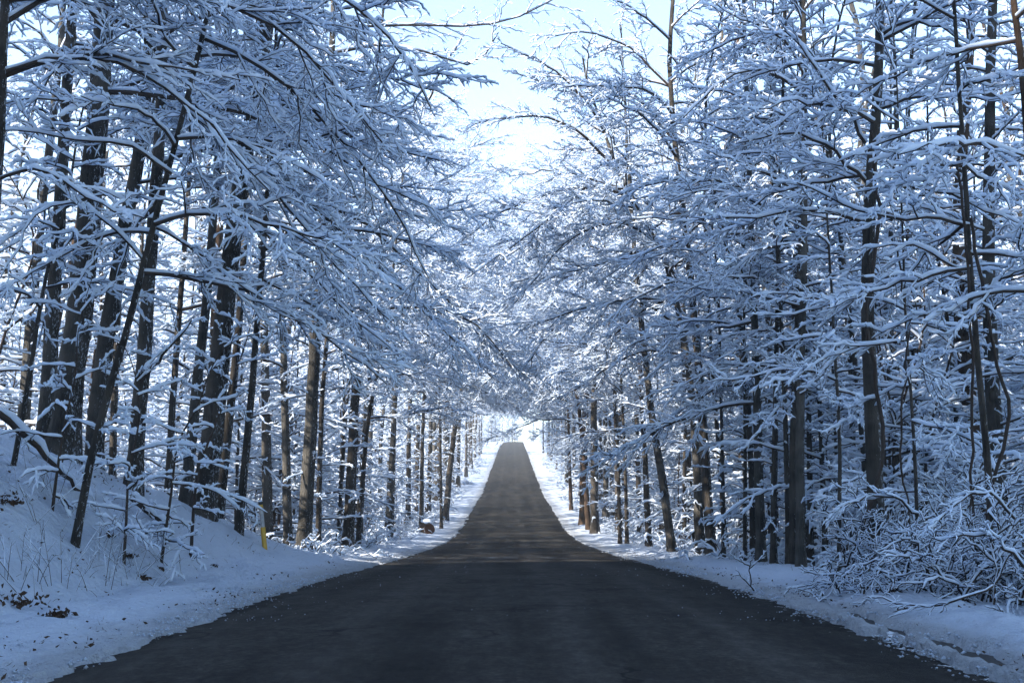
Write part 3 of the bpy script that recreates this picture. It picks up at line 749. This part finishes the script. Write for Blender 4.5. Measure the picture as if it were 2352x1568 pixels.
TH = [("broad snow-covered bramble at the middle of the thicket", 2130, 1345, 14.6, 26, 1.7), ("low dark bramble at the left end of the thicket", 2010, 1335, 15.4, 22, 1.0),
      ("tangled bramble under the slender level-limbed tree", 2250, 1345, 13.6, 26, 1.8), ("bramble running out of the picture at the right edge", 2390, 1350, 13.2, 22, 2.0),
      ("tall bramble piled against the dark thicket trunk", 2060, 1300, 17.6, 26, 2.1), ("tall bramble filling the back of the thicket", 2190, 1290, 17.0, 26, 2.8),
      ("tall bramble at the back right corner of the thicket", 2350, 1280, 16.5, 26, 3.0)]
for k, (lab, px, py, d, n, Ln) in enumerate(TH):
    rng = np.random.default_rng(400 + k); p = at(px, py, d)
    b = base_pt(p[0], d)
    bush('bramble', lab, 'bramble', b, rstems(rng, n, .55, Ln, (30, 85), (.2, .7), -20, 125), rng, 'brambles of the roadside thicket', fk=dict(n2=12, n3=13, n4=3.5, droop=.12, sn=.42, rm=1.7, l2max=.8, tilt=40, ang=52))

# ------------------------------------------------------------------ far woods on the hill, one mass
def far_woods():
    rng = np.random.default_rng(500)
    wood, snw = Acc(), Acc()
    protos = []
    for k in range(5):
        h = 20 + 1.5 * k
        path = np.array([[0, 0, 0], [rng.normal(0, .2), rng.normal(0, .2), h * .4], [rng.normal(0, .5), rng.normal(0, .5), h]]); P = resample(path, 8)
        Rr = .17 * (1 - .85 * np.linspace(0, 1, 8))
        w, s = Acc(), Acc(); stem(w, P, Rr, 5)
        p1, r1 = limbs_from(P, Rr, rand_limbs(rng, 22, .15, .99, 4.2, 1.6, None, 0, (10, 50), (.1, .4)), rng, 6)
        tube(w, p1, r1 + .01, 3); snow(s, p1, r1, .05, .06, 4, rng, .1)
        p2, r2, l2 = grow(p1, r1, 11, rng, .45, .1, .98, (42, 12), 20, .2, 4, .6, .01, .3, .03, .5, 2.5)
        tube(w, p2, r2 + .004, 3); snow(s, p2, r2, .045, .05, 4, rng, .12)
        p3, r3, l3 = grow(p2, r2, 4, rng, .5, .1, .98, (42, 12), 22, .15, 3, .6, .008, .3, .03, .3, 1.2)
        snow(s, p3, r3, .04, .045, 3, rng, .1)
        protos.append((np.concatenate(w.V), np.concatenate(w.Q), np.concatenate(s.V), np.concatenate(s.Q)))
    n = 0
    while n < 360:
        y = 125 + 290 * rng.random(); x = road_x(y) + rng.uniform(-1, 1) * min(16 + .32 * y, 95)
        if x < road_x(y) and y < 260 and rng.random() < .5: continue
        if abs(x - road_x(y)) < (10.5 if y < 300 else 14): continue
        n += 1
        wv, wq, sv, sq = protos[rng.integers(5)]
        a = rng.uniform(0, 6.28); c, s_ = math.cos(a), math.sin(a); sc = rng.uniform(.8, 1.2)
        M = np.array([[c, -s_, 0], [s_, c, 0], [0, 0, 1]]) * sc; o = np.array([x, y, ground_at(x, y)])
        wood.add(wv @ M.T + o, wq); snw.add(sv @ M.T + o, sq)
    # beyond the brow of the hill the road bends away and trees close the view; young growth lines the far verges
    def put(x, y, sc):
        wv, wq, sv, sq = protos[rng.integers(5)]; a = rng.uniform(0, 6.28); c, s_ = math.cos(a), math.sin(a)
        M = np.array([[c, -s_, 0], [s_, c, 0], [0, 0, 1]]) * sc; o = np.array([x, y, ground_at(x, y) - .3 * sc])
        wood.add(wv @ M.T + o, wq); snw.add(sv @ M.T + o, sq)
    for k in range(120):
        y = rng.uniform(374, 450); x = rng.uniform(-20, 34)
        if abs(x - road_x(y)) < 5.5: continue
        put(x, y, rng.uniform(.3, .8))
    for k in range(190):
        y = 135 + 235 * rng.random() ** 1.2
        put(road_x(y) + (-1 if k % 2 else 1) * (7.4 + abs(rng.normal(0, 1.2))), y, rng.uniform(.14, .32))
    fw = obj('distant_woods', wood.mesh('distant_woods', M_TWIG)); tag(fw, "mass of frosted trees covering the far hill behind the road", 'woods', None, 'stuff')
    obj('snow', snw.mesh('snow', M_SNOW), fw)
far_woods()

# ------------------------------------------------------------------ small things
def cyl(acc, p0, p1, r0, r1, S=14, rings=4):
    s = np.linspace(0, 1, rings)[:, None]
    stem(acc, np.asarray(p0) * (1 - s) + np.asarray(p1) * s, r0 * (1 - s[:, 0]) + r1 * s[:, 0], S)
def disc(acc, c, nrm, r, S=14):
    nrm = norm(np.asarray(nrm, float)); u = norm(np.cross(nrm, [0.3, 1, .2])); w = np.cross(nrm, u); a = np.arange(S) / S * 2 * math.pi
    V = np.concatenate([[c], c + r * (np.cos(a)[:, None] * u + np.sin(a)[:, None] * w)])
    acc.add(V, np.array([[0, 1 + k, 1 + (k + 1) % S, 1 + (k + 1) % S] for k in range(S)])[:, [0, 1, 2, 2]] if False else np.array([[0, 1 + k, 1 + (k + 1) % S, 1 + (k + 2) % S] for k in range(0, S, 2)]))

def marker_post():
    d = 24.5; b = at(609, 1264, d)
    b[2] = ground_at(b[0], b[1])
    t = at(598, 1152, d) - b
    root = empty('marker_post', b, "thin yellow marker post with grey upper half and black cap at the left verge", 'post')
    for nm, u0, u1, r, m in (('lower_sleeve', -.03, .50, .052, M_YEL), ('upper_sleeve', .50, .88, .044, M_GRY), ('band', .88, .945, .046, M_YEL), ('cap', .945, 1.0, .050, M_BLK)):
        a = Acc(); cyl(a, t * u0, t * u1, r, r, 16); disc(a, t * u1, t, r, 16); obj(nm, a.mesh(nm, m, True), root)
    a = Acc(); s = np.linspace(0, 1, 5)[:, None]; top = t * 1.0
    stem(a, top + np.array([0, 0, .035]) * s, .048 * np.array([1, .95, .8, .5, .05]), 12); obj('snow_cap', a.mesh('snow_cap', M_SNOW), root)
marker_post()

def log_stump():
    b = base_pt(*at(984, 1200, 66)[:2]); b[2] += .1
    root = empty('sawn_log', b, "short sawn log with orange brown end and snow on top beside the left verge", 'log')
    a = Acc(); p0, p1 = np.array([.1, -.4, .30]), np.array([-.3, .6, .36]); cyl(a, p0, p1, .31, .29, 16, 6); obj('bark', a.mesh('bark', M_BARKB), root)
    a = Acc(); disc(a, p0 + np.array([0, -.004, 0]), p0 - p1, .305, 16); obj('sawn_end', a.mesh('sawn_end', M_LOG, False), root)
    w = Acc(); P = np.array([[p0 + (p1 - p0) * t + np.array([0, 0, .26]) for t in np.linspace(0, 1, 7)]])
    snow(w, P, np.full((1, 7), .05), np.full(1, .24), np.full(1, .13), 8, np.random.default_rng(3), 0); obj('snow', w.mesh('snow', M_SNOW), root)
log_stump()

def fallen(label, pts, r, seed, twigs=4, loaded=1.0):
    rng = np.random.default_rng(seed); b = np.array(pts[0]); root = empty('fallen_branch', b, label, 'fallen branch')
    P = resample(np.asarray(pts) - b, 12, rng, .02)[None]; Rr = (r * (1 - .6 * np.linspace(0, 1, 12)))[None]
    w, s = Acc(), Acc(); tube(w, P, Rr, 7); snow(s, P, Rr, np.full(1, r * .5), np.full(1, r * .9 + .01), 6, rng, .1, loaded)
    P2, R2, l2 = grow(P, Rr, twigs, rng, .22, .2, .98, (40, 15), 35, .05, 6, .5, .004, .2, .04, .2, 1.6)
    tube(w, P2, R2, 4); snow(s, P2, R2, .012, .018, 5, rng, .2, loaded)
    P3, R3, l3 = grow(P2, R2, 4, rng, .4, .1, .98, (40, 15), 25, .05, 4, .5, .003, .2, .04, .1, .6)
    tube(w, P3, R3, 3); snow(s, P3, R3, .010, .014, 4, rng, .25, loaded)
    obj('wood', w.mesh('wood', M_TWIG), root); obj('snow', s.mesh('snow', M_SNOW), root)
def on_ground(px, py, d, h=.1):
    p = at(px, py, d); p[2] = max(ground_at(p[0], p[1]) + h, p[2]); return p
fallen("long snow-topped pole slanting down the left bank behind the saplings", [at(-10, 945, 15.5), at(70, 1010, 16.2), at(140, 1085, 17), at(215, 1150, 18)], .05, 1, 3)
fallen("short snowy pole lying down the low end of the left bank", [on_ground(300, 1140, 19), on_ground(350, 1185, 19.6), on_ground(400, 1235, 20)], .05, 2, 3)
fallen("dark dead branch lying on the snow in front of the thicket", [on_ground(2280, 1345, 11.6, .25), on_ground(2180, 1385, 11.5, .12), on_ground(2080, 1390, 12, .12), on_ground(1985, 1375, 12.6, .2)], .012, 3, 9, .4)
fallen("snow-thick bough drooping over the right end of the thicket", [at(2350, 1300, 11.8), at(2290, 1235, 11.6), at(2220, 1225, 11.4), at(2140, 1235, 11.4)], .016, 4, 12, .7)
fallen("arching snow-loaded bough crossing the middle of the thicket", [at(2330, 1190, 12.5), at(2270, 1120, 12.4), at(2200, 1150, 12.2), at(2120, 1215, 12)], .015, 5, 12, .7)
fallen("pale snow-plastered bough resting on the left part of the thicket", [at(2110, 1180, 13.6), at(2040, 1130, 13.6), at(1960, 1150, 13.6), at(1900, 1190, 13.8)], .015, 6, 12, .7)

def vine(label, pts, d, r, seed):
    rng = np.random.default_rng(seed); P = np.array([at(x, y, d) for x, y in pts]); P[-1, 2] = ground_at(P[-1, 0], d)
    b = P[-1].copy(); q = resample(P - b, 24, rng, .015)
    a = Acc(); stem(a, q, np.full(24, r), 7)
    o = obj('hanging_vine', a.mesh('hanging_vine', M_TWIG), None, tuple(b)); tag(o, label, 'vine')
vine("dark vine looping down on the right of the slender tree", [(2230, 500), (2275, 760), (2310, 900), (2318, 1000), (2290, 1060), (2270, 1150), (2262, 1320)], 14.2, .022, 1)
vine("dark vine hanging straight down left of the slender tree", [(2200, 300), (2222, 600), (2236, 850), (2232, 1000), (2240, 1320)], 14.3, .018, 2)
vine("twisted vine climbing the thicket trunk", [(2000, 300), (2022, 520), (1982, 720), (2022, 900), (2035, 1060), (1990, 1180), (1965, 1300)], 17.6, .03, 3)
vine("pair-like thin vine slanting through the back of the thicket", [(2060, 560), (2090, 800), (2060, 1000), (2110, 1320)], 16, .014, 4)

# small saplings of the bank, in front of the big trunks
front("low sapling spreading level snowy twigs in front of the curved tree's foot", [(292, 1130), (296, 1060), (322, 980), (318, 900)], 16.5, 9, 3.6, 70, [L(9, .1, .98, 1.1, .5, 0, .3, (0, 40), (.05, .25))], name='sapling', cat='sapling', flare=.1, bark=M_TWIG)
front("thin sapling with short snowy branches below the widest trunk", [(440, 1205), (448, 1110), (475, 1020), (505, 950)], 19.5, 10, 4.6, 71, [L(9, .12, .98, .7, .4, 180, .2, (0, 35), (.05, .25))], name='sapling', cat='sapling', flare=.1, bark=M_TWIG)
front("small sapling leaning over the snow at the left end of the bank top", [(120, 1140), (135, 1050), (150, 960), (175, 870)], 16, 9, 3.6, 72, [L(9, .1, .98, 1.1, .5, 0, .2, (0, 40), (.05, .25))], name='sapling', cat='sapling', flare=.1, bark=M_TWIG)
front("forked little sapling on the brow of the bank left of the wide trunk", [(372, 1190), (398, 1100), (405, 1010), (455, 940)], 18, 9, 4.0, 73, [L(9, .1, .98, 1.2, .5, 0, .3, (0, 40), (.05, .25))], name='sapling', cat='sapling', flare=.1, bark=M_TWIG)
for k, (px, d, n, Ln, lab) in enumerate([(650, 30, 14, .9, "low snowy brush between the yellow post and the pale barked tree"), (705, 28.5, 14, .9, "mounded snowy brush hiding the foot of the pale barked tree"),
                                          (770, 33, 14, .9, "low snowy brush between the pale barked tree and the snow-flecked trunk")]):
    rng = np.random.default_rng(450 + k); p = at(px, 1240, d)
    bush('shrub', lab, 'shrub', base_pt(p[0], d), rstems(rng, n, .45, Ln, (25, 85), (.2, .8)), rng, None, fk=dict(n2=9, n3=9, n4=2.5, l2max=.6, tilt=34, sn=.8))

def clods():
    """crumbs and clods of snow along the edge of the tarmac and strewn over it"""
    rng = np.random.default_rng(91)
    base = np.array([[1, 0, 0], [-1, 0, 0], [0, 1, 0], [0, -1, 0], [0, 0, 1], [0, 0, -1]], float)
    tri = np.array([[0, 2, 4, 4], [2, 1, 4, 4], [1, 3, 4, 4], [3, 0, 4, 4], [2, 0, 5, 5], [1, 2, 5, 5], [3, 1, 5, 5], [0, 3, 5, 5]])
    q = np.array([[0, 2, 4], [2, 1, 4], [1, 3, 4], [3, 0, 4], [2, 0, 5], [1, 2, 5], [3, 1, 5], [0, 3, 5]])
    parts = []
    for n, spread, smin, smax, y0, y1 in ((5200, 'edge', .006, .022, 6.5, 42), (900, 'road', .003, .009, 12, 60), (2200, 'verge', .008, .03, 7, 32)):
        y = y0 + (y1 - y0) * rng.random(n) ** 1.5; sg = np.where(rng.random(n) < .5, -1, 1)
        if spread == 'edge': x = sg * (HW + .16 + rng.normal(0, .12, n) + .12 * fbm(y * .9, sg * 5., 77, 4))
        elif spread == 'road': x = rng.uniform(-3.1, 3.1, n); x = np.where(rng.random(n) < .6, sg * (3.2 - np.abs(rng.normal(0, .45, n))), x)
        else: x = sg * (HW + .2 + 2.0 * rng.random(n))
        k = fbm(x * 1.1, y * .8, 79, 3) > (-.05 if spread != 'road' else .02); x, y = x[k], y[k]; n = len(x)
        sz = rng.uniform(smin, smax, n) * rng.uniform(.5, 1, n)
        z = road_z(y) + np.where(np.abs(x) < HW, .010, .03 + .03 * smooth(HW, HW + 1, np.abs(x)))
        V = base[None] * (sz[:, None, None] * rng.uniform(.6, 1.2, (n, 6, 1))) * np.array([1.2, 1.2, .8]) + rng.normal(0, .12, (n, 6, 3)) * sz[:, None, None] + np.stack([x, y, z], 1)[:, None]
        parts.append(V)
    V = np.concatenate(parts); n = len(V)
    Q = (q[None] + np.arange(n)[:, None, None] * 6).reshape(-1, 3)
    tag(obj('snow_crumbs', mesh('snow_crumbs', V.reshape(-1, 3), Q, M_GSNOW)), "crumbs and clods of snow strewn along the road edges", 'snow crumbs', None, 'stuff')
clods()

def litter():
    """dead leaves, twig ends and grass blades sticking out of the snow: too many to count"""
    rng = np.random.default_rng(90); V = []; n = 7500
    y = 6 + 34 * rng.random(n) ** 1.5; sg = np.where(rng.random(n) < .55, -1, 1)
    x = sg * (3.4 + np.abs(rng.normal(0, 1, n)) * (1.2 + .12 * y) * np.where(sg < 0, 1.25, .9))
    nb = 2600; x = np.concatenate([x, -rng.uniform(4.8, 12, nb)]); y = np.concatenate([y, rng.uniform(10, 27, nb)])
    keep = fbm(x * .9, y * .9, 61, 3) > -.05
    x, y = x[keep], y[keep]; n = len(x)
    z = land_z(x, y) + .05 + .02 * rng.random(n)
    c = np.stack([x, y, z], 1)
    u = norm(rng.normal(0, 1, (n, 3)) * [1, 1, .5]); w = norm(np.cross(u, rng.normal(0, 1, (n, 3)))); l = rng.uniform(.008, .03, (n, 1)) * (1 + .4 * smooth(5, 6.5, -x))[:, None]
    thin = np.where(rng.random((n, 1)) < .55, .12, .6)
    V = np.stack([c - u * l, c + w * l * thin, c + u * l * 1.2 + np.array([0, 0, .01]), c - w * l * thin], 1).reshape(-1, 3)
    tag(obj('leaf_litter', mesh('leaf_litter', V, np.arange(n * 4).reshape(n, 4), M_LEAF, False)), "specks of dead leaf and twig scattered over the snowy verges", 'leaf litter', None, 'stuff')
    # blades
    n = 3000; y = 9 + 34 * rng.random(n) ** 1.3; sg = np.where(rng.random(n) < .7, -1, 1)
    x = sg * (5.0 + np.abs(rng.normal(0, 1, n)) * (.6 + .09 * y)); k = fbm(x * .7, y * .7, 63, 3) > .05; x, y = x[k], y[k]; n = len(x)
    b = np.stack([x, y, land_z(x, y) + .03], 1); s = np.linspace(0, 1, 4)
    h = rng.uniform(.04, .34, n); d = norm(rng.normal(0, 1, (n, 3)) * [1, 1, 0] + [0, 0, 1.3])
    P = b[:, None, :] + d[:, None, :] * (s[None, :, None] * h[:, None, None]); P[..., 2] -= (.25 * h)[:, None] * s[None] ** 2
    a = Acc(); tube(a, P, np.full((n, 4), .0035) * (1 - .6 * s)[None], 3)
    tag(obj('dry_grass', a.mesh('dry_grass', M_TWIG)), "thin dry grass stalks poking through the snow", 'dry grass', None, 'stuff')
litter()

def weeds():
    rng = np.random.default_rng(77)
    spots = [(40, 1290, 12.6), (100, 1240, 13.5), (160, 1230, 14), (70, 1180, 15), (240, 1250, 15), (300, 1230, 16), (20, 1230, 12.8), (330, 1255, 16), (390, 1215, 18), (200, 1190, 15.5), (120, 1130, 16.5), (280, 1160, 17.5)]
    for k, (px, py, d) in enumerate(spots):
        p = at(px, py, d); b = base_pt(p[0], d); b[2] += .06
        P, Rr = [], []; s = np.linspace(0, 1, 7)
        for _ in range(rng.integers(3, 7)):
            az, el, Ln = rng.uniform(0, 6.28), R_(rng.uniform(40, 85)), rng.uniform(.5, 1.25)
            dd = np.array([math.cos(el) * math.cos(az), math.cos(el) * math.sin(az), math.sin(el)])
            q = rng.normal(0, .12, 3) * [1, 1, 0] + dd * s[:, None] * Ln; q[:, 2] -= rng.uniform(.05, .4) * Ln * s ** 2
            P.append(q); Rr.append(.0045 * (1 - .6 * s))
        P, Rr = np.array(P), np.array(Rr); w, sn_ = Acc(), Acc(); tube(w, P, Rr, 3); snow(sn_, P, Rr, .004, .006, 4, rng, .65)
        P2, R2, _ = grow(P, Rr, 4, rng, .35, .3, .98, (35, 12), 40, .05, 4, .7, .003, .1, .03, .08, .5); tube(w, P2, R2, 3); snow(sn_, P2, R2, .004, .006, 4, rng, .65)
        o = empty('dry_weed', b, "clump of thin dry weed stalks sticking up through the snow on the left bank", 'weeds', 'dry weeds on the left bank')
        obj('stalks', w.mesh('stalks', M_TWIG), o); obj('snow', sn_.mesh('snow', M_SNOW), o)
weeds()

def leaf_clump(label, px, py, d, size, seed, group=None):
    rng = np.random.default_rng(seed); p = at(px, py, d); b = np.array([p[0], d, ground_at(p[0], d) + .06])
    n = int(40 + 300 * size); c = rng.normal(0, 1, (n, 3)) * [size * .6, size * .6, size * .3]; c[:, 2] = np.abs(c[:, 2])
    u = norm(rng.normal(0, 1, (n, 3))); w = norm(np.cross(u, rng.normal(0, 1, (n, 3)))); l = rng.uniform(.018, .045, (n, 1))
    k = np.cross(u, w) * l * .25
    V = np.stack([c - u * l, c + w * l * .55 + k, c + u * l, c - w * l * .55 + k], 1).reshape(-1, 3)
    o = obj('leaf_clump', mesh('leaf_clump', V, np.arange(n * 4).reshape(n, 4), M_LEAF, False), None, tuple(b)); tag(o, label, 'leaf clump', group)
LC = [("dark clod of dead leaves in the snow at the foot of the left bank", 133, 1352, 11.9, .11), ("heap of dead brown leaves under weeds at the left edge", 30, 1330, 12.2, .22),
      ("dark leaf clump high on the left bank at the picture edge", 12, 1200, 14.8, .22), ("curled brown leaves at the foot of the thicket by the dead branch", 2085, 1392, 12.3, .09),
      ("brown leaf heap in the shadow under the thicket", 2040, 1345, 14, .25), ("leaf scrap in the hollow under the right end of the thicket", 2210, 1370, 12.4, .13)]
for k, (lab, px, py, d, s) in enumerate(LC): leaf_clump(lab, px, py, d, s, 800 + k)
for k, (px, py, d) in enumerate([(330, 1275, 16.5), (365, 1255, 17.5), (410, 1300, 15.5), (300, 1215, 17), (440, 1230, 19.5), (490, 1255, 20), (385, 1300, 15), (250, 1180, 17)]):
    leaf_clump("small tuft of dead leaves poking out of the snow on the left bank", px, py, d, .07, 840 + k, 'leaf tufts on the left bank')

# ------------------------------------------------------------------ cold morning air
def haze():
    m = bpy.data.materials.new('haze'); m.use_nodes = True; nt = m.node_tree
    nt.nodes.remove(nt.nodes['Principled BSDF']); v = nt.nodes.new('ShaderNodeVolumePrincipled')
    v.inputs['Color'].default_value = (.84, .92, 1, 1); v.inputs['Density'].default_value = .0010; v.inputs['Anisotropy'].default_value = .2
    nt.links.new(v.outputs[0], nt.nodes['Material Output'].inputs['Volume'])
    x0, x1, y0, y1, z0, z1 = -262, 262, -95, 655, -8, 75
    V = np.array([[x, y, z] for z in (z0, z1) for y in (y0, y1) for x in (x0, x1)], float)
    Q = np.array([[0, 2, 3, 1], [4, 5, 7, 6], [0, 1, 5, 4], [2, 6, 7, 3], [0, 4, 6, 2], [1, 3, 7, 5]])
    tag(obj('haze', mesh('haze', V, Q, m, False)), kind='stuff')
haze()

# ------------------------------------------------------------------ light
AZ, EL = R_(-117), R_(30)
w = bpy.data.worlds.new("World"); SC.world = w; w.use_nodes = True
nt = w.node_tree; s = nt.nodes.new('ShaderNodeTexSky'); s.sky_type = 'NISHITA'; s.sun_disc = False
s.sun_elevation = EL; s.sun_rotation = AZ; s.ozone_density = 1.2; s.dust_density = .4; s.air_density = 1.0; s.altitude = 200
bg = nt.nodes['Background']; bg.inputs[1].default_value = .15; nt.links.new(s.outputs[0], bg.inputs[0])
sun = bpy.data.lights.new('sun', 'SUN'); sun.energy = 5.0; sun.angle = R_(.5); sun.color = (1, .90, .78)
so = bpy.data.objects.new('sun', sun); COL.objects.link(so)
sd = Vector((math.sin(AZ) * math.cos(EL), math.cos(AZ) * math.cos(EL), math.sin(EL)))
so.rotation_euler = sd.to_track_quat('Z', 'Y').to_euler()
SC.view_settings.view_transform = 'Standard'; SC.view_settings.look = 'None'; SC.view_settings.gamma = 1; SC.view_settings.exposure = 1.9
cy = SC.cycles
cy.use_denoising = True; cy.volume_bounces = 0; cy.denoiser = 'OPENIMAGEDENOISE'; cy.denoising_input_passes = 'RGB_ALBEDO_NORMAL'
cy.max_bounces = 6; cy.diffuse_bounces = 4; cy.glossy_bounces = 2; cy.transmission_bounces = 4; cy.use_fast_gi = False
cy.caustics_reflective = False; cy.caustics_refractive = False
